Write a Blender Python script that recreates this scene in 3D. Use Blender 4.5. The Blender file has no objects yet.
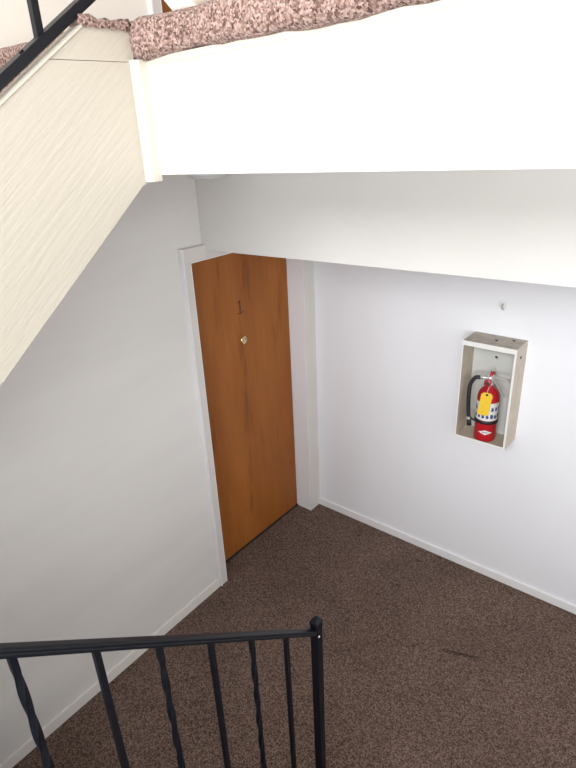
import bpy, bmesh, math, random
from mathutils import Vector, Matrix
random.seed(4)
S = bpy.context.scene
C = S.collection
PI = math.pi

# ------------------------------------------------------------------ camera
cam_d = bpy.data.cameras.new('camera')
cam = bpy.data.objects.new('camera', cam_d)
C.objects.link(cam)
cam_d.sensor_fit = 'VERTICAL'
cam_d.sensor_height = 36.0
cam_d.lens = 36.0 * 564.906 / 768.0
cam_d.clip_start = 0.02
RIGHT = (0.77811563, 0.62656352, -0.0442065)
UP = (-0.2258509, 0.34476205, 0.91111497)
FWD = (-0.58611213, 0.69896873, -0.40977468)
cam.matrix_world = Matrix(((RIGHT[0], UP[0], -FWD[0], 2.1387),
                           (RIGHT[1], UP[1], -FWD[1], -2.8493),
                           (RIGHT[2], UP[2], -FWD[2], 2.6031),
                           (0, 0, 0, 1)))
S.camera = cam

# ------------------------------------------------------------------ world, lights, exposure
w = bpy.data.worlds.new('World')
S.world = w
w.use_nodes = True
wn = w.node_tree.nodes
wn['Background'].inputs[0].default_value = (0.80, 0.89, 1.0, 1)
wn['Background'].inputs[1].default_value = 0.6
S.view_settings.view_transform = 'Standard'
S.view_settings.look = 'None'
S.view_settings.exposure = 0.0
S.view_settings.gamma = 1.0
S.view_settings.use_curve_mapping = False


def area(name, loc, target, sx, sy, power, col):
    d = bpy.data.lights.new(name, 'AREA')
    d.shape = 'RECTANGLE'
    d.size = sx
    d.size_y = sy
    d.energy = power
    d.color = col
    o = bpy.data.objects.new(name, d)
    C.objects.link(o)
    o.location = loc
    o.rotation_euler = (Vector(target) - Vector(loc)).to_track_quat('-Z', 'Y').to_euler()
    return o


# daylight through the glazing behind the viewer, at the mid landing
area('daylight_lower_glazing', (2.60, -4.78, 2.00), (2.60, 0, 2.0), 1.5, 1.0, 80, (0.96, 0.98, 1.0))
# daylight through the tall stairwell window above it
area('daylight_window', (2.10, -4.78, 3.60), (2.10, 0, 3.6), 2.0, 1.0, 122, (0.98, 0.99, 1.0))
# added fill light at an unseen side opening, to brighten the left wall
area('side_fill_light', (3.43, -1.2, 1.70), (0, -1.2, 1.7), 1.0, .7, 10, (0.98, 0.98, 1.0))

# ------------------------------------------------------------------ materials
def nodes(m):
    m.use_nodes = True
    t = m.node_tree
    return t, t.nodes, t.links, t.nodes['Principled BSDF']


def ramp(t, a, b, p0=0.0, p1=1.0):
    r = t.nodes.new('ShaderNodeValToRGB')
    r.color_ramp.elements[0].position = p0
    r.color_ramp.elements[1].position = p1
    r.color_ramp.elements[0].color = (*a, 1)
    r.color_ramp.elements[1].color = (*b, 1)
    return r


def objco(t, scale=(1, 1, 1), rot=(0, 0, 0)):
    tc = t.nodes.new('ShaderNodeTexCoord')
    mp = t.nodes.new('ShaderNodeMapping')
    mp.inputs['Scale'].default_value = scale
    mp.inputs['Rotation'].default_value = rot
    t.links.new(tc.outputs['Object'], mp.inputs['Vector'])
    return mp


def noise(t, co, scale, detail=3, rough=.5):
    n = t.nodes.new('ShaderNodeTexNoise')
    n.inputs['Scale'].default_value = scale
    n.inputs['Detail'].default_value = detail
    n.inputs['Roughness'].default_value = rough
    t.links.new(co.outputs[0], n.inputs['Vector'])
    return n


def bump(t, src, b, strength, dist=.002):
    bp = t.nodes.new('ShaderNodeBump')
    bp.inputs['Strength'].default_value = strength
    bp.inputs['Distance'].default_value = dist
    t.links.new(src, bp.inputs['Height'])
    t.links.new(bp.outputs[0], b.inputs['Normal'])


def paint(name, col, rough=.55, var=.03, scale=(1, 1, 1), nscale=2.0, bstr=.15, spec=.4):
    m = bpy.data.materials.new(name)
    t, n, l, b = nodes(m)
    co = objco(t, scale)
    ns = noise(t, co, nscale, 4)
    lo = tuple(c * (1 - var) for c in col)
    r = ramp(t, lo, col, .3, .7)
    l.new(ns.outputs[0], r.inputs[0])
    l.new(r.outputs[0], b.inputs['Base Color'])
    b.inputs['Roughness'].default_value = rough
    b.inputs['Specular IOR Level'].default_value = spec
    if bstr:
        c2 = objco(t)
        n2 = noise(t, c2, 180, 2)
        bump(t, n2.outputs[0], b, bstr, .0006)
    return m


def plain(name, col, rough=.5, metal=0.0, spec=.5):
    m = bpy.data.materials.new(name)
    t, n, l, b = nodes(m)
    co = objco(t)
    ns = noise(t, co, 60, 2)
    r = ramp(t, tuple(c * .93 for c in col), col, .3, .7)
    l.new(ns.outputs[0], r.inputs[0])
    l.new(r.outputs[0], b.inputs['Base Color'])
    b.inputs['Roughness'].default_value = rough
    b.inputs['Metallic'].default_value = metal
    b.inputs['Specular IOR Level'].default_value = spec
    return m


def carpet(name, dark, mid, light, scale=150, stains=()):
    m = bpy.data.materials.new(name)
    t, n, l, b = nodes(m)
    co = objco(t)
    a = noise(t, co, scale, 2, .7)
    vo = n.new('ShaderNodeTexVoronoi')
    vo.inputs['Scale'].default_value = scale * 1.25
    l.new(co.outputs[0], vo.inputs['Vector'])
    sep = n.new('ShaderNodeSeparateColor')
    l.new(vo.outputs['Color'], sep.inputs[0])
    av = n.new('ShaderNodeMath'); av.operation = 'MULTIPLY_ADD'
    av.inputs[1].default_value = .42
    l.new(sep.outputs[0], av.inputs[0])
    ha = n.new('ShaderNodeMath'); ha.operation = 'MULTIPLY'; ha.inputs[1].default_value = .58
    l.new(a.outputs[0], ha.inputs[0])
    l.new(ha.outputs[0], av.inputs[2])
    r = ramp(t, dark, light, .27, .74)
    e = r.color_ramp.elements.new(.50)
    e.color = (*mid, 1)
    l.new(av.outputs[0], r.inputs[0])
    # worn and soiled patches
    big = noise(t, co, 2.2, 4, .6)
    r2 = ramp(t, (.84, .83, .82), (1.04, 1.04, 1.04), .35, .62)
    l.new(big.outputs[0], r2.inputs[0])
    mx = n.new('ShaderNodeMix')
    mx.data_type = 'RGBA'
    mx.blend_type = 'MULTIPLY'
    mx.inputs[0].default_value = 1
    l.new(r.outputs[0], mx.inputs[6])
    l.new(r2.outputs[0], mx.inputs[7])
    out = mx.outputs[2]
    # spilled stains: x, y, half length, half width, turn
    if stains:
        ed = noise(t, co, 28, 2)
        for (sx, sy, la, lb, an) in stains:
            mp = n.new('ShaderNodeMapping')
            mp.vector_type = 'TEXTURE'
            mp.inputs['Location'].default_value = (sx, sy, 0)
            mp.inputs['Rotation'].default_value = (0, 0, an)
            mp.inputs['Scale'].default_value = (la, lb, 1)
            l.new(co.outputs[0], mp.inputs['Vector'])
            ln = n.new('ShaderNodeVectorMath'); ln.operation = 'LENGTH'
            l.new(mp.outputs[0], ln.inputs[0])
            ad = n.new('ShaderNodeMath'); ad.operation = 'ADD'
            l.new(ln.outputs['Value'], ad.inputs[0]); l.new(ed.outputs[0], ad.inputs[1])
            rs = ramp(t, (.46, .44, .43), (1, 1, 1), .9, 1.6)
            rs.color_ramp.interpolation = 'EASE'
            dv_ = n.new('ShaderNodeMath'); dv_.operation = 'DIVIDE'; dv_.inputs[1].default_value = 1.6
            l.new(ad.outputs[0], dv_.inputs[0])
            rs.color_ramp.elements[0].position = .45
            rs.color_ramp.elements[1].position = .98
            l.new(dv_.outputs[0], rs.inputs[0])
            m2 = n.new('ShaderNodeMix'); m2.data_type = 'RGBA'; m2.blend_type = 'MULTIPLY'; m2.inputs[0].default_value = 1
            l.new(out, m2.inputs[6]); l.new(rs.outputs[0], m2.inputs[7])
            out = m2.outputs[2]
    l.new(out, b.inputs['Base Color'])
    b.inputs['Roughness'].default_value = .95
    b.inputs['Specular IOR Level'].default_value = .1
    b.inputs['Sheen Weight'].default_value = .12
    bump(t, av.outputs[0], b, .6, .004)
    return m


def wood(name):
    m = bpy.data.materials.new(name)
    t, n, l, b = nodes(m)
    co = objco(t, (1, 4.0, .9))
    warp = noise(t, co, 1.3, 6, .55)
    r = ramp(t, (.315, .102, .021), (.395, .138, .030), .34, .66)
    l.new(warp.outputs[0], r.inputs[0])
    co2 = objco(t, (1, 60, 1.2))
    fine = noise(t, co2, 2.0, 4, .6)
    r2 = ramp(t, (.93, .92, .91), (1.03, 1.03, 1.03), .35, .65)
    l.new(fine.outputs[0], r2.inputs[0])
    mx = n.new('ShaderNodeMix'); mx.data_type = 'RGBA'; mx.blend_type = 'MULTIPLY'; mx.inputs[0].default_value = 1
    l.new(r.outputs[0], mx.inputs[6]); l.new(r2.outputs[0], mx.inputs[7])
    # dark scuffs and water stains, vertical streaks
    co3 = objco(t, (1, 5.5, .9))
    st = noise(t, co3, 1.7, 3, .6)
    r3 = ramp(t, (.55, .47, .42), (1, 1, 1), .30, .42)
    l.new(st.outputs[0], r3.inputs[0])
    mx2 = n.new('ShaderNodeMix'); mx2.data_type = 'RGBA'; mx2.blend_type = 'MULTIPLY'; mx2.inputs[0].default_value = .6
    l.new(mx.outputs[2], mx2.inputs[6]); l.new(r3.outputs[0], mx2.inputs[7])
    l.new(mx2.outputs[2], b.inputs['Base Color'])
    b.inputs['Roughness'].default_value = .45
    b.inputs['Specular IOR Level'].default_value = .2
    bump(t, fine.outputs[0], b, .1, .0006)
    return m


def grained(name, col, ang):
    """painted plywood, its grain running along the slope of the stair"""
    m = bpy.data.materials.new(name)
    t, n, l, b = nodes(m)
    co = objco(t, (1, 1, 1), (ang, 0, 0))
    mp = n.new('ShaderNodeMapping')
    mp.inputs['Scale'].default_value = (1, 2.2, 34)
    l.new(co.outputs[0], mp.inputs['Vector'])
    a = noise(t, mp, 3.0, 4, .6)
    r = ramp(t, tuple(c * .975 for c in col), col, .35, .6)
    l.new(a.outputs[0], r.inputs[0])
    l.new(r.outputs[0], b.inputs['Base Color'])
    b.inputs['Roughness'].default_value = .6
    b.inputs['Specular IOR Level'].default_value = .3
    bump(t, a.outputs[0], b, .45, .0025)
    return m


M_WALL = paint('wall_paint', (.84, .82, .793), .5, .075, (.25, .5, 3.0), 1.6, .12, .4)  # uneven paint, with faint bands of reflected light put into the colour
M_RWALL = paint('wall_paint_skylit', (.88, .888, .925), .5, .04, (1.2, 1, .5), 1.6, .12, .4)  # wall paint with the skylight's cool tint put into its colour
M_SOFFIT = paint('soffit_paint', (.79, .768, .735), .6, .04, (1.2, 1, 1.5), 1.5, .1)
M_FASCIA = paint('fascia_paint', (.90, .89, .86), .5, .02, (1, 1, 1), 2, .1)
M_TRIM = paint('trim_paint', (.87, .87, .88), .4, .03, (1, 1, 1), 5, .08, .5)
M_JAMB = paint('jamb_paint_lit', (.92, .94, .98), .4, .03, (1, 1, 1), 5, .08, .5)  # whitened and blued: window light on the jamb put into the colour
M_CASING = paint('casing_paint_shaded', (.75, .715, .68), .45, .04, (1, 1, 1), 4, .08, .4)  # darkened: shade on the casing's front faces is part of this colour
M_UPWALL = paint('upstairs_wall_paint', (.90, .85, .76), .6, .03)
M_BEIGE = paint('beige_paint', (.66, .58, .47), .6, .05)
M_CREAM = grained('stringer_paint', (.50, .46, .388), math.radians(-39))
M_CREAMTRIM = paint('cream_trim_paint', (.58, .54, .465), .4, .03, (1, 1, 1), 6, .1, .5)
M_CEIL = paint('ceiling_paint', (.80, .79, .77), .7, .02)
STAINS = [(1.196, -0.733, 0.046, 0.012, 0.86), (1.417, -0.647, 0.142, 0.016, 0.35), (0.892, -0.405, 0.025, 0.014, 0.29), (0.903, -0.133, 0.032, 0.014, 0.33), (1.0, -0.027, 0.026, 0.012, 0.25), (0.448, -0.147, 0.025, 0.013, 0.41)]
M_CARPET = carpet('brown_carpet', (.048, .028, .020), (.130, .084, .064), (.240, .170, .138), 140, STAINS)
M_CARPET2 = carpet('stair_carpet_lit', (.075, .042, .035), (.27, .172, .145), (.50, .365, .325), 165)  # paler copy of the carpet, strong light upstairs put into its colour
M_DOOR = wood('door_wood')
M_IRON = plain('black_iron', (.0045, .0055, .009), .42, 0, .28)
M_BRASS = plain('brass', (.80, .60, .28), .25, 1)
M_NUM = plain('number_residue', (.095, .024, .007), .6)
M_CAB = paint('cabinet_enamel', (.60, .525, .42), .5, .16, (1, 1, 1), 14, .1)
M_CABLIP = paint('cabinet_lip', (.84, .83, .80), .4, .03)
M_CABIN = paint('cabinet_inside', (.62, .63, .60), .5, .06, (1, 1, 1), 8)
M_CABTOP = paint('cabinet_dusty_top', (.52, .465, .40), .8, .3, (1, 1, 1), 22)
M_RED = plain('red_enamel', (.48, .012, .02), .3, 0, .5)
M_CHROME = plain('chrome', (.80, .80, .79), .32, .55)
M_RUBBER = plain('black_rubber', (.014, .015, .017), .5)
M_WHITE = plain('white_plastic', (.80, .80, .78), .45)
M_GREY = plain('grey_plastic', (.47, .46, .45), .5)
M_YELLOW = plain('yellow_card', (.85, .56, .03), .6)
M_BLUE = plain('blue_ink', (.05, .07, .22), .6)
M_DARK = plain('dark_ink', (.06, .03, .03), .6)
M_GLASS = plain('dark_gap', (.02, .015, .012), .8)

# ------------------------------------------------------------------ mesh helpers
def box(bm, a, b):
    vs = [bm.verts.new((x, y, z)) for x in (a[0], b[0]) for y in (a[1], b[1]) for z in (a[2], b[2])]
    for f in ((0, 1, 3, 2), (4, 6, 7, 5), (0, 4, 5, 1), (2, 3, 7, 6), (0, 2, 6, 4), (1, 5, 7, 3)):
        bm.faces.new([vs[i] for i in f])
    return vs


def prism_x(bm, poly, x0, x1):
    """polygon of (y, z), extruded along x"""
    a = [bm.verts.new((x0, y, z)) for y, z in poly]
    b = [bm.verts.new((x1, y, z)) for y, z in poly]
    n = len(poly)
    bm.faces.new(a)
    bm.faces.new(b[::-1])
    for i in range(n):
        bm.faces.new((a[i], b[i], b[(i + 1) % n], a[(i + 1) % n]))


def prism_y(bm, poly, y0, y1):
    a = [bm.verts.new((x, y0, z)) for x, z in poly]
    b = [bm.verts.new((x, y1, z)) for x, z in poly]
    n = len(poly)
    bm.faces.new(a)
    bm.faces.new(b[::-1])
    for i in range(n):
        bm.faces.new((a[i], b[i], b[(i + 1) % n], a[(i + 1) % n]))


def bar(bm, p, q, w, h, side=(1, 0, 0), twist=0.0, n=1, t0=0.0, t1=1.0, prof=None):
    """a bar of section w x h from p to q, twisted by a number of turns between t0 and t1"""
    p, q = Vector(p), Vector(q)
    d = (q - p).normalized()
    s = Vector(side)
    s = (s - d * s.dot(d)).normalized()
    u = d.cross(s)
    prof = prof or [(-w / 2, -h / 2), (w / 2, -h / 2), (w / 2, h / 2), (-w / 2, h / 2)]
    rings = []
    for i in range(n + 1):
        f = i / n
        k = min(1, max(0, (f - t0) / (t1 - t0)))
        an = twist * 2 * PI * k
        c, sn = math.cos(an), math.sin(an)
        o = p + (q - p) * f
        rings.append([bm.verts.new(o + s * (a * c - b * sn) + u * (a * sn + b * c)) for a, b in prof])
    m = len(prof)
    for i in range(n):
        for j in range(m):
            bm.faces.new((rings[i][j], rings[i][(j + 1) % m], rings[i + 1][(j + 1) % m], rings[i + 1][j]))
    bm.faces.new(rings[0][::-1])
    bm.faces.new(rings[-1])


def tube(bm, pts, r, seg=10):
    pts = [Vector(p) for p in pts]
    rings = []
    ref = Vector((0.13, 0.9, 0.31))
    for i, p in enumerate(pts):
        d = (pts[min(i + 1, len(pts) - 1)] - pts[max(i - 1, 0)]).normalized()
        s = ref.cross(d).normalized()
        u = d.cross(s)
        rr = r[i] if isinstance(r, (list, tuple)) else r
        rings.append([bm.verts.new(p + (s * math.cos(2 * PI * j / seg) + u * math.sin(2 * PI * j / seg)) * rr) for j in range(seg)])
    for i in range(len(rings) - 1):
        for j in range(seg):
            bm.faces.new((rings[i][j], rings[i][(j + 1) % seg], rings[i + 1][(j + 1) % seg], rings[i + 1][j]))
    bm.faces.new(rings[0][::-1])
    bm.faces.new(rings[-1])


def lathe(bm, prof, o, ax=(0, 0, 1), seg=32, arc=(0, 2 * PI), ref=None):
    """profile of (radius, height) turned about axis ax through o"""
    o, ax = Vector(o), Vector(ax).normalized()
    s = Vector(ref) if ref else ax.orthogonal().normalized()
    u = ax.cross(s)
    full = abs(arc[1] - arc[0] - 2 * PI) < 1e-6
    ns = seg if full else seg + 1
    rings = []
    for r, h in prof:
        if r < 1e-7:
            rings.append([bm.verts.new(o + ax * h)])
        else:
            rings.append([bm.verts.new(o + ax * h + (s * math.cos(arc[0] + (arc[1] - arc[0]) * j / seg) + u * math.sin(arc[0] + (arc[1] - arc[0]) * j / seg)) * r) for j in range(ns)])
    for i in range(len(rings) - 1):
        A, B = rings[i], rings[i + 1]
        for j in range(seg):
            k = (j + 1) % ns
            if len(A) == 1 and len(B) == 1:
                continue
            if len(A) == 1:
                bm.faces.new((A[0], B[k], B[j]))
            elif len(B) == 1:
                bm.faces.new((A[j], A[k], B[0]))
            else:
                bm.faces.new((A[j], A[k], B[k], B[j]))


def spline(pts, n=8):
    P = [Vector(p) for p in pts]
    P = [P[0] * 2 - P[1]] + P + [P[-1] * 2 - P[-2]]
    out = []
    for i in range(1, len(P) - 2):
        for k in range(n):
            t = k / n
            a, b, c, d = P[i - 1:i + 3]
            out.append(.5 * ((2 * b) + (c - a) * t + (2 * a - 5 * b + 4 * c - d) * t * t + (3 * b - a - 3 * c + d) * t ** 3))
    out.append(P[-2])
    return out


def obj(name, bm, mat, parent=None, bev=0.0, smooth=False, seg=2):
    bmesh.ops.recalc_face_normals(bm, faces=bm.faces)
    me = bpy.data.meshes.new(name)
    bm.to_mesh(me)
    bm.free()
    o = bpy.data.objects.new(name, me)
    C.objects.link(o)
    me.materials.append(mat)
    if smooth:
        for p in me.polygons:
            p.use_smooth = True
    if bev:
        md = o.modifiers.new('bevel', 'BEVEL')
        md.width = bev
        md.segments = seg
        md.limit_method = 'ANGLE'
    if parent:
        o.parent = parent
        o.matrix_parent_inverse = Matrix.Translation(parent.location).inverted()
    return o


def struct(name, bm, mat, parent=None, **k):
    o = obj(name, bm, mat, parent, **k)
    if parent is None:
        o['kind'] = 'structure'
    return o


def tag(o, label, cat, group=None):
    o['label'] = label
    o['category'] = cat
    if group:
        o['group'] = group
    return o


def thing(name, label, cat, loc):
    o = bpy.data.objects.new(name, None)
    C.objects.link(o)
    o.location = loc
    o.empty_display_size = .1
    return tag(o, label, cat)


B = bmesh.new
def bx(a, b):
    bm = B()
    box(bm, a, b)
    return bm


# ------------------------------------------------------------------ dimensions
XS = .865            # face of the upper flight's stringer
ZC = 2.510           # underside of the upper landing
ZL = 2.862           # carpet level of the upper landing
YF = -1.830          # face of the landing fascia
XE, YB, ZT = 3.45, -4.80, 5.40
SL = .8125           # rise over run
RISE = ZL / 14
RUN = RISE / SL

# ------------------------------------------------------------------ the setting
struct('floor', bx((-.25, YB, -.12), (XE, 0, 0)), M_CARPET)

# left wall, lower and upper storey, each with a door opening
DY0, DY1 = -1.008, -.11
wx = lambda y: -.014 + (-1.05 - y) * .023      # the lower wall runs slightly out of square
def wall_storey(name, mat, z0, zd, z1, skew=False):
    bm = B()
    X0, X1 = -.25, -.016
    if skew:
        pts = [(X0, YB), (wx(YB), YB), (wx(-1.05), -1.05), (X1, DY0), (X0, DY0)]
        a = [bm.verts.new((x, y, z0)) for x, y in pts]
        b = [bm.verts.new((x, y, z1)) for x, y in pts]
        bm.faces.new(a[::-1]); bm.faces.new(b)
        for i in range(len(a)):
            bm.faces.new((a[i], a[(i + 1) % 5], b[(i + 1) % 5], b[i]))
    else:
        box(bm, (X0, YB, z0), (X1, DY0, z1))
    box(bm, (X0, DY1, z0), (X1, 0, z1))
    box(bm, (X0, DY0, zd + 2.03), (X1, DY1, z1))
    if zd > z0:
        box(bm, (X0, DY0, z0), (X1, DY1, zd))
    return struct(name, bm, mat)
wall_storey('wall_left', M_WALL, 0, 0, 2.62, True)
wall_storey('wall_left_upper', M_UPWALL, 2.62, ZL, ZT)
struct('wall_right', bx((-.25, 0, 0), (XE, .15, ZT)), M_RWALL)
bm = B()
box(bm, (XE, YB, 0), (XE + .12, -1.75, ZT)); box(bm, (XE, -.65, 0), (XE + .12, 0, ZT))
box(bm, (XE, -1.75, 0), (XE + .12, -.65, 1.3)); box(bm, (XE, -1.75, 2.1), (XE + .12, -.65, ZT))
struct('wall_east', bm, M_WALL)
bm = B()
y0_, y1_ = YB - .12, YB
box(bm, (-.25, y0_, 0), (1.05, y1_, ZT)); box(bm, (3.38, y0_, 0), (XE + .12, y1_, ZT))
box(bm, (1.05, y0_, 0), (3.38, y1_, 1.48)); box(bm, (1.05, y0_, 1.48), (1.82, y1_, 2.53))
box(bm, (1.05, y0_, 2.53), (3.38, y1_, 3.07)); box(bm, (3.14, y0_, 3.07), (3.38, y1_, 4.13)); box(bm, (1.05, y0_, 4.13), (3.38, y1_, ZT))
struct('wall_back', bm, M_WALL)
struct('ceiling', bx((-.25, YB - .12, ZT), (XE + .12, .15, ZT + .1)), M_CEIL)

# dropped soffit over the lower door and along the right wall
bm = B()
prism_y(bm, [(-.016, 2.072), (XE, 2.072 + .0165 * XE), (XE, ZC + .05), (-.016, ZC + .05)], -.90, 0)
struct('wall_soffit', bm, M_SOFFIT, bev=.003)

# upper landing: structure, its fascia, thin top trim, carpet
TILT = .0175          # the landing's front board is not quite level
up_x = lambda x: TILT * (x - .883)
bm = B()
prism_y(bm, [(-.016, ZC), (XS, ZC), (XE, ZC + up_x(XE)), (XE, 2.80), (-.016, 2.80)], YF + .02, 0)
struct('ceiling_landing', bm, M_CEIL)
bm = B()
prism_y(bm, [(XS + .01, ZC), (XE, ZC + up_x(XE)), (XE, 2.762 + up_x(XE)), (XS + .01, 2.762)], YF, YF + .02)
struct('trim_fascia', bm, M_FASCIA, bev=.002)
bm = B()
prism_y(bm, [(XS + .012, 2.759), (XE, 2.759 + up_x(XE)), (XE, 2.776 + up_x(XE)), (XS + .012, 2.776)], YF - .004, YF + .001)
struct('trim_fascia_top', bm, M_CREAMTRIM, bev=.001)
struct('floor_landing', bx((-.016, YF + .01, 2.80), (XE, 0, ZL)), M_CARPET2)

# lumpy carpet roll wrapped round the landing edge
def carpet_roll(name, x0, x1, yc, zc, ry, rz, n=60, lump=.004, parent=None, rise=0.0):
    bm = B()
    rings = []
    seg = 16
    for i in range(n + 1):
        x = x0 + (x1 - x0) * i / n
        e = min(i, n - i)
        k = 1.0 if e > 2 else (.82, .94, .985)[e]
        wob = lump * (math.sin(x * 23) * .6 + math.sin(x * 9.1 + 1) + .5 * math.sin(x * 51))
        if parent is None:
            wob -= .005 * math.exp(-((x - 1.07) / .09) ** 2)
        ring = []
        for j in range(seg):
            a = 2 * PI * j / seg
            ca, sa = math.cos(a), math.sin(a)
            sq = lambda v: math.copysign(abs(v) ** .62, v)
            ring.append(bm.verts.new((x, yc + (ry * k + wob) * sq(ca), zc + rise * (x - x0) + (rz * k + wob * .8) * sq(sa))))
        rings.append(ring)
    for i in range(n):
        for j in range(seg):
            bm.faces.new((rings[i][j], rings[i][(j + 1) % seg], rings[i + 1][(j + 1) % seg], rings[i + 1][j]))
    bm.faces.new(rings[0][::-1]); bm.faces.new(rings[-1])
    o = obj(name, bm, M_CARPET2, parent, smooth=True)
    if parent is None:
        o['kind'] = 'structure'
    return o
carpet_roll('floor_landing_nosing', XS - .018, XE, YF + .015, 2.8155, .045, .0465, rise=.0175)

# baseboards
BH = .058
struct('baseboard_right', bx((0.0, -.012, 0), (XE, 0, BH)), M_TRIM, bev=.004)
bm = B()
pts = [(wx(YB) - .01, YB), (wx(YB) + .022, YB), (wx(-1.058) + .022, -1.058), (wx(-1.058) - .01, -1.058)]
a = [bm.verts.new((x, y, 0)) for x, y in pts]
b = [bm.verts.new((x - (.012 if i in (1, 2) else 0), y, .05)) for i, (x, y) in enumerate(pts)]
bm.faces.new(a[::-1]); bm.faces.new(b)
for i in range(4):
    bm.faces.new((a[i], a[(i + 1) % 4], b[(i + 1) % 4], b[i]))
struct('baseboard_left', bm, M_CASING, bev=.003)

# door casings and doors (lower hall and upper hall)
def door_set(z, tname, dname):
    bm = B()
    xf = .010
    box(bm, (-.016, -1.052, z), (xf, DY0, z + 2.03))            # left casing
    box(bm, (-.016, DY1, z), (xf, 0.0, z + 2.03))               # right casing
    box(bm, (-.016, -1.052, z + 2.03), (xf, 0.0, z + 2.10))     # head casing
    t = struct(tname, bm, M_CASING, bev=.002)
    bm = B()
    box(bm, (-.016, -1.061, z), (xf + .005, -1.052, z + 2.103))  # white strip painting the light caught by the casing's outer edge
    struct('lit_edge_strip', bm, M_TRIM, t)
    bm = B()
    box(bm, (-.16, DY0, z), (xf - .0005, DY0 + .004, z + 2.03))
    box(bm, (-.16, DY1 - .003, z), (xf - .0005, DY1 + .001, z + 2.03))
    box(bm, (-.16, DY0, z + 2.026), (xf - .0005, DY1, z + 2.03))
    struct('jamb', bm, M_JAMB, t)
    return struct(dname, bx((-.158, DY0 + .007, z + .012), (-.118, DY1 - .006, z + 2.022)), M_DOOR, bev=.002)
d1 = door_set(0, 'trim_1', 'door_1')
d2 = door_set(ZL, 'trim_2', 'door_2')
struct('threshold', bx((-.16, DY0 + .005, .0), (-.112, -.1135, .011)), M_GLASS, d1)
# number and peephole of the lower door
X = -.1178
def yz_plate(bm, poly, x0, x1):
    prism_x(bm, poly, x0, x1)
bm = B()
yc, zc = -.562, 1.672
prism_x(bm, [(yc - .004, zc - .036), (yc + .005, zc - .036), (yc + .005, zc + .040), (yc - .002, zc + .040), (yc - .016, zc + .030), (yc - .015, zc + .024), (yc - .004, zc + .029)], X - .001, X + .0006)
prism_x(bm, [(yc - .024, zc - .040), (yc + .012, zc - .040), (yc + .012, zc - .034), (yc - .024, zc - .034)], X - .001, X + .0006)
prism_x(bm, [(yc + .022 + .006 * math.cos(a), zc - .032 + .006 * math.sin(a)) for a in [k * PI / 4 for k in range(8)]], X - .001, X + .0006)
nb = obj('number', bm, M_NUM, d1)
nb['label'] = 'dark brown residue of a numeral 1'
ph = B()
lathe(ph, [(0.0, -.002), (.026, -.002), (.027, .004), (.023, .009), (.016, .011), (.014, .008), (.0, .008)], (X, -.556, 1.466), (1, 0, 0), 24)
p = obj('peephole', ph, M_BRASS, d1, smooth=True)
p['label'] = 'round brass peephole'
ph = B()
lathe(ph, [(.0, .006), (.0125, .006), (.011, .011), (.006, .014), (0, .015)], (X, -.556, 1.466), (1, 0, 0), 18)
obj('lens', ph, M_GREY, p, smooth=True)

# ------------------------------------------------------------------ upper flight
stair = thing('upper_staircase', 'upper carpeted flight with a big cream painted stringer, dropping away to the left', 'staircase', (.42, -2.7, 0))
# side stringer of two plywood panels
zj = lambda y: 2.770
top = lambda y: 2.836 + (y + 1.983) * .70
bot = lambda y: 2.489 + (y + 1.872) * SL
YE = -3.62
yj = -2.080
bm = B()
prism_x(bm, [(-1.866, 2.489), (-1.866, 2.7685), (yj, 2.7645), (YE, top(YE)), (YE, bot(YE)), (-1.875, 2.489)], XS - .04, XS)
st = obj('stringer', bm, M_CREAM, stair)
bm = B()
prism_x(bm, [(-1.852, 2.7700), (-1.852, 2.836), (-1.983, 2.836), (yj, 2.7660)], XS - .04, XS - .001)
sp = obj('stringer_panel', bm, M_CREAM, stair)
# slim cap along the sloping top edge
bm = B()
prism_x(bm, [(-1.982, 2.8365), (-1.986, 2.8370), (YE, top(YE) + .003), (YE, top(YE) - .002), (-1.984, 2.833)], XS - .045, XS + .003)
obj('cap_strip', bm, M_CREAMTRIM, stair)
# carpeted steps
for j in range(0, 7):
    yn = -1.870 - RUN * j
    zt = ZL - RISE * j
    bm = B()
    xr_ = XS - .041
    box(bm, (.052, yn, zt - RISE), (xr_, yn + .03, zt - .031))
    if j:
        box(bm, (.052, yn - .012, zt - .03), (xr_, yn + RUN, zt))
    obj('riser_step', bm, M_CARPET2, stair, bev=.008, seg=2)
carpet_roll('top_nosing', .012, XS - .042, -1.850, 2.832, .034, .031, 30, .002, stair)
bm = B()
prism_x(bm, [(-1.865, 2.506), (-3.60, 2.506 - 1.735 * SL), (-3.60, 2.535 - 1.735 * SL), (-1.865, 2.535)], .052, XS - .041)
obj('underside_panel', bm, M_CEIL, stair)
# carpet edge lying along the stringer's level top
bm = B()
ring = []
N = 12
for i in range(N + 1):
    y = -1.985 + (.130) * i / N
    h = .021 + .002 * math.sin(i * 1.3) + .003 * math.sin(i * .6 + 1)
    zb = 2.834 - .002 * math.sin(i * 1.9)
    pr = [(XS + .007, zb), (XS + .010, zb + h * .5), (XS + .003, zb + h), (XS - .045, zb + h + .001), (XS - .045, zb)]
    ring.append([bm.verts.new((a, y, b)) for a, b in pr])
for i in range(N):
    for j in range(5):
        bm.faces.new((ring[i][j], ring[i][(j + 1) % 5], ring[i + 1][(j + 1) % 5], ring[i + 1][j]))
bm.faces.new(ring[0][::-1]); bm.faces.new(ring[-1])
obj('carpet_edge', bm, M_CARPET2, stair, smooth=True)

# upright corner trim between stringer and fascia
bm = B()
prism_z = [(XS - .03, -1.868), (XS + .004, -1.868), (XS + .014, -1.864), (XS + .020, -1.855), (XS + .021, -1.829), (XS - .03, -1.829)]
a = [bm.verts.new((x, y, 2.495)) for x, y in prism_z]
b = [bm.verts.new((x, y, 2.7735)) for x, y in prism_z]
bm.faces.new(a); bm.faces.new(b[::-1])
for i in range(len(a)):
    bm.faces.new((a[i], b[i], b[(i + 1) % 6], a[(i + 1) % 6]))
struct('trim_3', bm, M_CREAMTRIM)

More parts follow.
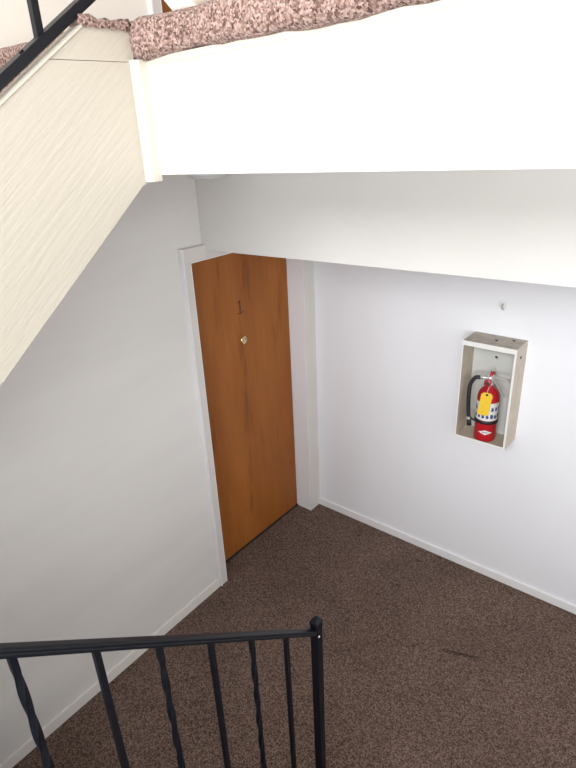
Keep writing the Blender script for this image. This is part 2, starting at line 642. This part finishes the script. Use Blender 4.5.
# foot of the next flight's stringer, resting on the landing
bm = B()
prism_x(bm, [(-1.775, ZL), (-1.50, ZL), (-3.30, ZL + 1.80 * SL + .02), (-3.30, ZL + 1.525 * SL)], .972, 1.13)
t4 = struct('trim_4', bm, M_BEIGE)
bm = B()
prism_x(bm, [(-1.795, ZL), (-1.774, ZL), (-3.30, ZL + 1.526 * SL), (-3.30, ZL + 1.505 * SL)], .965, 1.028)
struct('edge_board', bm, M_FASCIA, t4)

# ------------------------------------------------------------------ lower flight and mid landing (under and behind the viewer)
bm = B()
for k in range(1, 7):
    y = -1.75 - RUN * (k - 1)
    box(bm, (1.285, y - RUN, RISE * (k - 1)), (XE - .001, y, RISE * k))
    if k > 1:
        box(bm, (1.285, y - RUN, 0), (XE - .001, y, RISE * (k - 1)))
struct('floor_lower_steps', bm, M_CARPET)
struct('floor_mid_landing', bx((-.016, YB, RISE * 7 - .25), (XE, -1.75 - RUN * 6, RISE * 7)), M_CARPET)

# ------------------------------------------------------------------ black iron railings
def rail_profile(w, h):
    return [(-w / 2, -h * .5), (w / 2, -h * .5), (w / 2, -h * .15), (w * .40, 0), (w / 2, h * .15), (w * .45, h * .42),
            (w * .25, h * .5), (-w * .25, h * .5), (-w * .45, h * .42), (-w / 2, h * .15), (-w * .40, 0), (-w / 2, -h * .15)]

XR = 1.25
rz = lambda y: 1.0 + (-1.7365 - y) * .841 + .0235        # centre line of the lower hand rail
rail = thing('stair_railing', 'black iron stair railing in the foreground with twisted balusters and square newel post', 'railing', (XR, -1.70, 0))
bm = B()
bar(bm, (XR, -1.713, rz(-1.713)), (XR, -3.3, rz(-3.3)), .034, .030, prof=rail_profile(.029, .018))
obj('hand_rail', bm, M_IRON, rail, bev=.0015)
off = .83
bm = B()
bar(bm, (XR, -1.713, rz(-1.713) - off), (XR, -3.3, rz(-3.3) - off), .028, .014)
obj('bottom_rail', bm, M_IRON, rail, bev=.001)
ys = [-1.862, -2.014, -2.163, -2.316, -2.464, -2.616, -2.766, -2.916, -3.066, -3.216]
for i, y in enumerate(ys):
    bm = B()
    t = 1.7 if i % 2 == 1 else 0
    z1, z0 = rz(y) - .010, rz(y) - off + .002
    bar(bm, (XR, y, z1), (XR, y, z0), .0138, .0138, side=(1, 0, 0), twist=t, n=220 if t else 1, t0=.05, t1=.95)
    obj('baluster', bm, M_IRON, rail)
bm = B()
box(bm, (XR - .0155, -1.7155, 0.0), (XR + .0155, -1.6845, 1.035))
nw = obj('newel_post', bm, M_IRON, rail, bev=.0015)
bm = B()
vs = box(bm, (XR - .0175, -1.7175, 1.035), (XR + .0175, -1.6825, 1.045))
bm2 = [(-.0175, -.0175), (.0175, -.0175), (.0175, .0175), (-.0175, .0175)]
lo = [bm.verts.new((XR + a, -1.70 + b, 1.0452)) for a, b in bm2]
hi = [bm.verts.new((XR + a * .45, -1.70 + b * .45, 1.060)) for a, b in bm2]
for i in range(4):
    bm.faces.new((lo[i], lo[(i + 1) % 4], hi[(i + 1) % 4], hi[i]))
bm.faces.new(hi); bm.faces.new(lo[::-1])
obj('post_cap', bm, M_IRON, nw, bev=.0008)
bm = B()
lathe(bm, [(0, 0), (.0045, 0), (.004, .002), (0, .003)], (XR + .0155, -1.706, .985), (1, 0, 0), 12)
obj('screw', bm, M_CHROME, nw, smooth=True)
bm = B()
box(bm, (XR - .040, -1.740, 0), (XR + .040, -1.660, .006))
obj('base_plate', bm, M_IRON, nw)

XU = .842
uz = lambda y: 2.7205 + (y + 2.190) * .70
up = thing('stair_railing', 'black iron railing of the upper flight, its bottom bar on top of the cream stringer', 'railing', (XU, -2.7, 0))
bm = B()
bar(bm, (XU, -1.925, uz(-1.925)), (XU, -3.5, uz(-3.5)), .032, .022)
obj('bottom_rail', bm, M_IRON, up, bev=.0015)
bm = B()
bar(bm, (XU, -1.925, uz(-1.925) + .75), (XU, -3.5, uz(-3.5) + .75), .034, .030, prof=rail_profile(.034, .030))
obj('hand_rail', bm, M_IRON, up, bev=.0015)
for k in range(-1, 9):
    y = -2.078 - .15 * k
    bm = B()
    t = 1.75 if k % 2 else 0
    bar(bm, (XU, y, uz(y) + .742), (XU, y, uz(y) + .008), .0165, .0165, twist=t, n=220 if t else 1, t0=.05, t1=.95)
    obj('baluster', bm, M_IRON, up)
for y in (-2.128,):
    bm = B()
    lathe(bm, [(0, 0), (.006, 0), (.005, .003), (0, .004)], (XU + .004, y, uz(y) + .0135), (0, -.6, .8), 12)
    obj('screw', bm, M_IRON, up, smooth=True)

# ------------------------------------------------------------------ fire extinguisher cabinet
cx0, cx1, cz0, cz1, cd = 1.080, 1.357, 1.006, 1.574, .162
cab = thing('extinguisher_cabinet', 'open beige metal cabinet mounted on the right wall, holding the fire extinguisher', 'cabinet', ((cx0 + cx1) / 2, 0, cz0))
tk = .004
obj('back_panel', bx((cx0, -.005, cz0), (cx1, -.001, cz1)), M_CABIN, cab)
sd = obj('side_panel', bx((cx0, -cd, cz0), (cx0 + tk, -.005, cz1)), M_CAB, cab)
sd2 = obj('side_panel', bx((cx1 - tk, -cd, cz0), (cx1, -.005, cz1)), M_CAB, cab)
tp = obj('top_panel', bx((cx0 + tk, -cd, cz1 - tk), (cx1 - tk, -.005, cz1)), M_CABTOP, cab)
tp['label'] = 'dusty grey brown top'
bm = bx((cx0 + tk, -cd, cz0), (cx1 - tk, -.005, cz0 + .004))
obj('bottom_panel', bm, M_CAB, cab)
bm = B()
f0, f1 = -cd - .003, -cd
lw, lt, lb, lr = .006, .025, .015, .010
box(bm, (cx0, f0, cz0), (cx0 + lw, f1, cz1))
box(bm, (cx1 - lr, f0, cz0), (cx1, f1, cz1))
box(bm, (cx0 + lw, f0, cz1 - lt), (cx1 - lr, f1, cz1))
box(bm, (cx0 + lw, f0, cz0), (cx1 - lr, f1, cz0 + lb))
fr = obj('front_frame', bm, M_CABLIP, cab)
fr['label'] = 'white front lip'
for (x, y, z, ax) in ((cx1, -.095, cz1 - .062, (1, 0, 0)), (1.225, -.085, cz1, (0, 0, 1)), (1.30, -.045, cz1, (0, 0, 1))):
    bm = B()
    lathe(bm, [(0, 0), (.008, 0), (.007, .003), (0, .004)], (x, y, z), ax, 14)
    obj('screw', bm, M_DARK, cab, smooth=True)
bm = B()
lathe(bm, [(0, 0), (.008, 0), (.006, .005), (0, .006)], (1.208, -.005, 1.452), (0, -1, 0), 14)
hk = obj('hanger', bm, M_DARK, cab, smooth=True)
bm = B()
tube(bm, [(1.208, -.010, 1.452), (1.209, -.013, 1.42), (1.212, -.020, 1.385), (1.222, -.06, 1.362)], .0022, 8)
obj('wire', bm, M_WHITE, hk, smooth=True)

# ------------------------------------------------------------------ fire extinguisher
ex, ey, ez = 1.219, -.092, cz0 + .0045
R = .057
ext = thing('fire_extinguisher', 'red fire extinguisher with black hose standing inside the open wall cabinet', 'fire extinguisher', (ex, ey, ez))
bm = B()
lathe(bm, [(0, .004), (R - .006, .004), (R - .002, .0), (R, .006), (R, .245), (R * .97, .262), (R * .86, .281), (R * .66, .296), (R * .40, .306), (.020, .310), (.018, .318), (0, .318)], (ex, ey, ez), (0, 0, 1), 40)
body = obj('cylinder', bm, M_RED, ext, smooth=True)
# direction facing the stairs
dv = Vector((2.14 - ex, -2.85 - ey, 0)).normalized()
bm = B()
lathe(bm, [(R + .0008, .128), (R + .0008, .232)], (ex, ey, ez), (0, 0, 1), 30, (-1.9, 1.9), ref=dv)
lab = obj('paper_label', bm, M_WHITE, body, smooth=True)
lab['label'] = 'white instruction label with blue pictograms'
bm = B()
random.seed(9)
for r_ in range(2):
    for c_ in range(-3, 5):
        a = c_ * .40 + .05 + .06 * random.random()
        h = .142 + r_ * .043
        wd = .13 + .05 * random.random()
        hh = .018 + .009 * random.random()
        lathe(bm, [(R + .0014, h), (R + .0014, h + hh)], (ex, ey, ez), (0, 0, 1), 4, (a - wd, a + wd * .5), ref=dv)
        lathe(bm, [(R + .0014, h + hh * .2), (R + .0014, h + hh * .6)], (ex, ey, ez), (0, 0, 1), 2, (a + wd * .5, a + wd * .9), ref=dv)
obj('pictogram', bm, M_BLUE, lab)
bm = B()
lathe(bm, [(R + .001, .106), (R + .0042, .108), (R + .0042, .124), (R + .001, .126)], (ex, ey, ez), (0, 0, 1), 40)
obj('strap', bm, M_RUBBER, ext, smooth=True)
# white diamond badge
def patch(pts, rr):
    return [Vector((ex, ey, ez + h)) + (dv * math.cos(a) + Vector((0, 0, 1)).cross(dv) * math.sin(a)) * rr for a, h in pts]
def curved_diamond(rr, wa, hh, a0, h0):
    bm = B()
    n = 10
    t_, b_ = [], []
    for i in range(n + 1):
        f = -1 + 2 * i / n
        k = hh * (1 - abs(f))
        q = patch([(a0 + wa * f, h0 + k), (a0 + wa * f, h0 - k)], rr)
        t_.append(bm.verts.new(q[0])); b_.append(bm.verts.new(q[1]))
    for i in range(n):
        bm.faces.new((b_[i], b_[i + 1], t_[i + 1], t_[i]))
    bmesh.ops.remove_doubles(bm, verts=bm.verts, dist=1e-6)
    return bm
bd = obj('badge', curved_diamond(R + .0010, .66, .014, .03, .058), M_WHITE, body)
bd['label'] = 'white diamond badge'
bm = B()
for i in range(-3, 4):
    q = patch([(.03 + i * .075 - .025, .0555), (.03 + i * .075 + .025, .0555), (.03 + i * .075 + .025, .0605), (.03 + i * .075 - .025, .0605)], R + .0016)
    bm.faces.new([bm.verts.new(v) for v in q])
obj('badge_mark', bm, M_DARK, bd)
# valve, gauge, handle, lever, pin
vz = ez + .316
bm = B()
lathe(bm, [(0, 0), (.019, 0), (.019, .012), (.014, .016), (.014, .034), (.016, .036), (.016, .050), (0, .052)], (ex, ey, vz), (0, 0, 1), 24)
vl = obj('valve', bm, M_CHROME, ext, smooth=True)
bm = B()
tube(bm, [(ex - .01, ey - .004, vz + .040), (ex - .058, ey - .012, vz + .037)], .009, 12)
obj('hose_fitting', bm, M_CHROME, vl, smooth=True)
gp = Vector((ex - .006, ey, vz + .016))
gd = (dv + Vector((-.25, 0, .12))).normalized()
bm = B()
lathe(bm, [(0, .012), (.017, .012), (.0185, .020), (.0185, .030), (.016, .032), (0, .032)], gp, gd, 24)
g = obj('gauge', bm, M_RED, vl, smooth=True)
bm = B()
lathe(bm, [(0, .033), (.012, .033), (0, .0335)], gp, gd, 20)
obj('gauge_face', bm, M_DARK, g)
hd = Vector((.95, -.25, .0)).normalized()
bm = B()
bar(bm, Vector((ex - .012, ey, vz + .054)), Vector((ex - .012, ey, vz + .054)) + hd * .122 + Vector((0, 0, .006)), .017, .009, side=(.3, .95, 0))
obj('carry_handle', bm, M_CHROME, ext, bev=.002)
bm = B()
bar(bm, Vector((ex + .012, ey, vz + .040)), Vector((ex + .045, ey - .01, vz + .010)), .015, .004, side=(.3, .95, 0))
bar(bm, Vector((ex + .044, ey - .01, vz + .012)), Vector((ex + .085, ey - .02, vz - .042)), .015, .004, side=(.3, .95, 0))
obj('squeeze_lever', bm, M_CHROME, ext, bev=.001)
bm = B()
tube(bm, [(ex + .004, ey - .006, vz + .048), (ex + .006, ey - .008, vz + .074)], [.008, .007], 12)
lathe(bm, [(.0, -.004), (.012, -.004), (.012, .004), (0, .004)], (ex + .012, ey - .010, vz + .076), (0, 0, 1), 16)
obj('safety_pin', bm, M_RED, ext, smooth=True)
bm = B()
pts = spline([(ex - .050, ey - .011, vz + .037), (ex - .076, ey - .018, vz + .030), (ex - .094, ey - .028, vz - .010), (ex - .094, ey - .036, vz - .070), (ex - .088, ey - .042, vz - .140), (ex - .080, ey - .046, vz - .190)], 7)
tube(bm, pts, .0105, 12)
hs = obj('hose', bm, M_RUBBER, ext, smooth=True)
e0 = pts[-1]
dn = (pts[-1] - pts[-4]).normalized()
bm = B()
tube(bm, [e0, e0 + dn * .016], .0125, 12)
cl = obj('nozzle_collar', bm, M_GREY, hs, smooth=True)
bm = B()
tube(bm, [e0 + dn * .014, e0 + dn * .050], [.0115, .0135], 12)
obj('nozzle', bm, M_RUBBER, hs, smooth=True)
bm = B()
tube(bm, [(ex - .078, ey - .046, ez + .128), (ex - .060, ey - .052, ez + .118), (ex - .035, ey - .050, ez + .116)], .006, 8)
obj('hose_clip', bm, M_RUBBER, ext, smooth=True)

# yellow inspection tag tied at the neck
lf = Vector((0, 0, 1)).cross(dv)
tc = Vector((ex, ey, ez + .232)) + dv * (R + .008) - lf * .014
tag_o = thing('inspection_tag', 'yellow inspection tag hanging from the neck of the red extinguisher', 'tag', tuple(tc))
bm = B()
TI = -.10   # slight tilt
wv = (lf * math.cos(TI) + Vector((0, 0, 1)) * math.sin(TI))
hv = (-lf * math.sin(TI) + Vector((0, 0, 1)) * math.cos(TI))
W_, H_ = .0285, .066
outl = [(-W_, -H_), (W_, -H_), (W_, H_ - .012), (W_ - .011, H_), (-W_ + .011, H_), (-W_, H_ - .012)]
a = [bm.verts.new(tc + wv * u + hv * v) for u, v in outl]
b = [bm.verts.new(tc + wv * u + hv * v + dv * .0012) for u, v in outl]
bm.faces.new(a); bm.faces.new(b[::-1])
for i in range(6):
    bm.faces.new((a[i], b[i], b[(i + 1) % 6], a[(i + 1) % 6]))
obj('card', bm, M_YELLOW, tag_o)
bm = B()
lathe(bm, [(0, 0), (.0065, 0), (.0065, .001), (0, .001)], tc + hv * (H_ - .012) + dv * .0012, dv, 14)
obj('eyelet', bm, M_DARK, tag_o)
bm = B()
tube(bm, spline([tc + hv * (H_ - .012), tc + hv * (H_ + .006) - dv * .012, Vector((ex, ey, vz + .006)) + dv * .016], 5), .0014, 6)
obj('string', bm, M_WHITE, tag_o, smooth=True)

# ------------------------------------------------------------------ small wall clip and smoke detector
hx, hz = 1.209, 1.738
clip = thing('wall_clip', 'tiny white plastic clip on the right wall above the extinguisher cabinet', 'clip', (hx, 0, hz))
bm = bx((hx - .020, -.005, hz - .012), (hx + .020, -.001, hz + .018))
obj('plate', bm, M_WHITE, clip, bev=.002)
bm = B()
tube(bm, spline([(hx, -.004, hz + .006), (hx + .002, -.018, hz - .002), (hx + .006, -.024, hz - .012), (hx + .012, -.020, hz - .018)], 4), .005, 8)
obj('hook', bm, M_GREY, clip, smooth=True)

sm = thing('smoke_detector', 'round white smoke detector under the upper landing, half hidden by the fascia', 'smoke detector', (.755, -1.54, ZC))
bm = B()
lathe(bm, [(0, .0), (.064, .0), (.066, -.004), (.066, -.022), (.060, -.031), (0, -.033)], (.755, -1.54, ZC), (0, 0, 1), 40)
obj('housing', bm, M_GREY, sm, bev=0, smooth=False)
bm = B()
lathe(bm, [(0, -.032), (.034, -.032), (.030, -.036), (0, -.037)], (.755, -1.54, ZC), (0, 0, 1), 28)
obj('sensor_cap', bm, M_GREY, sm)
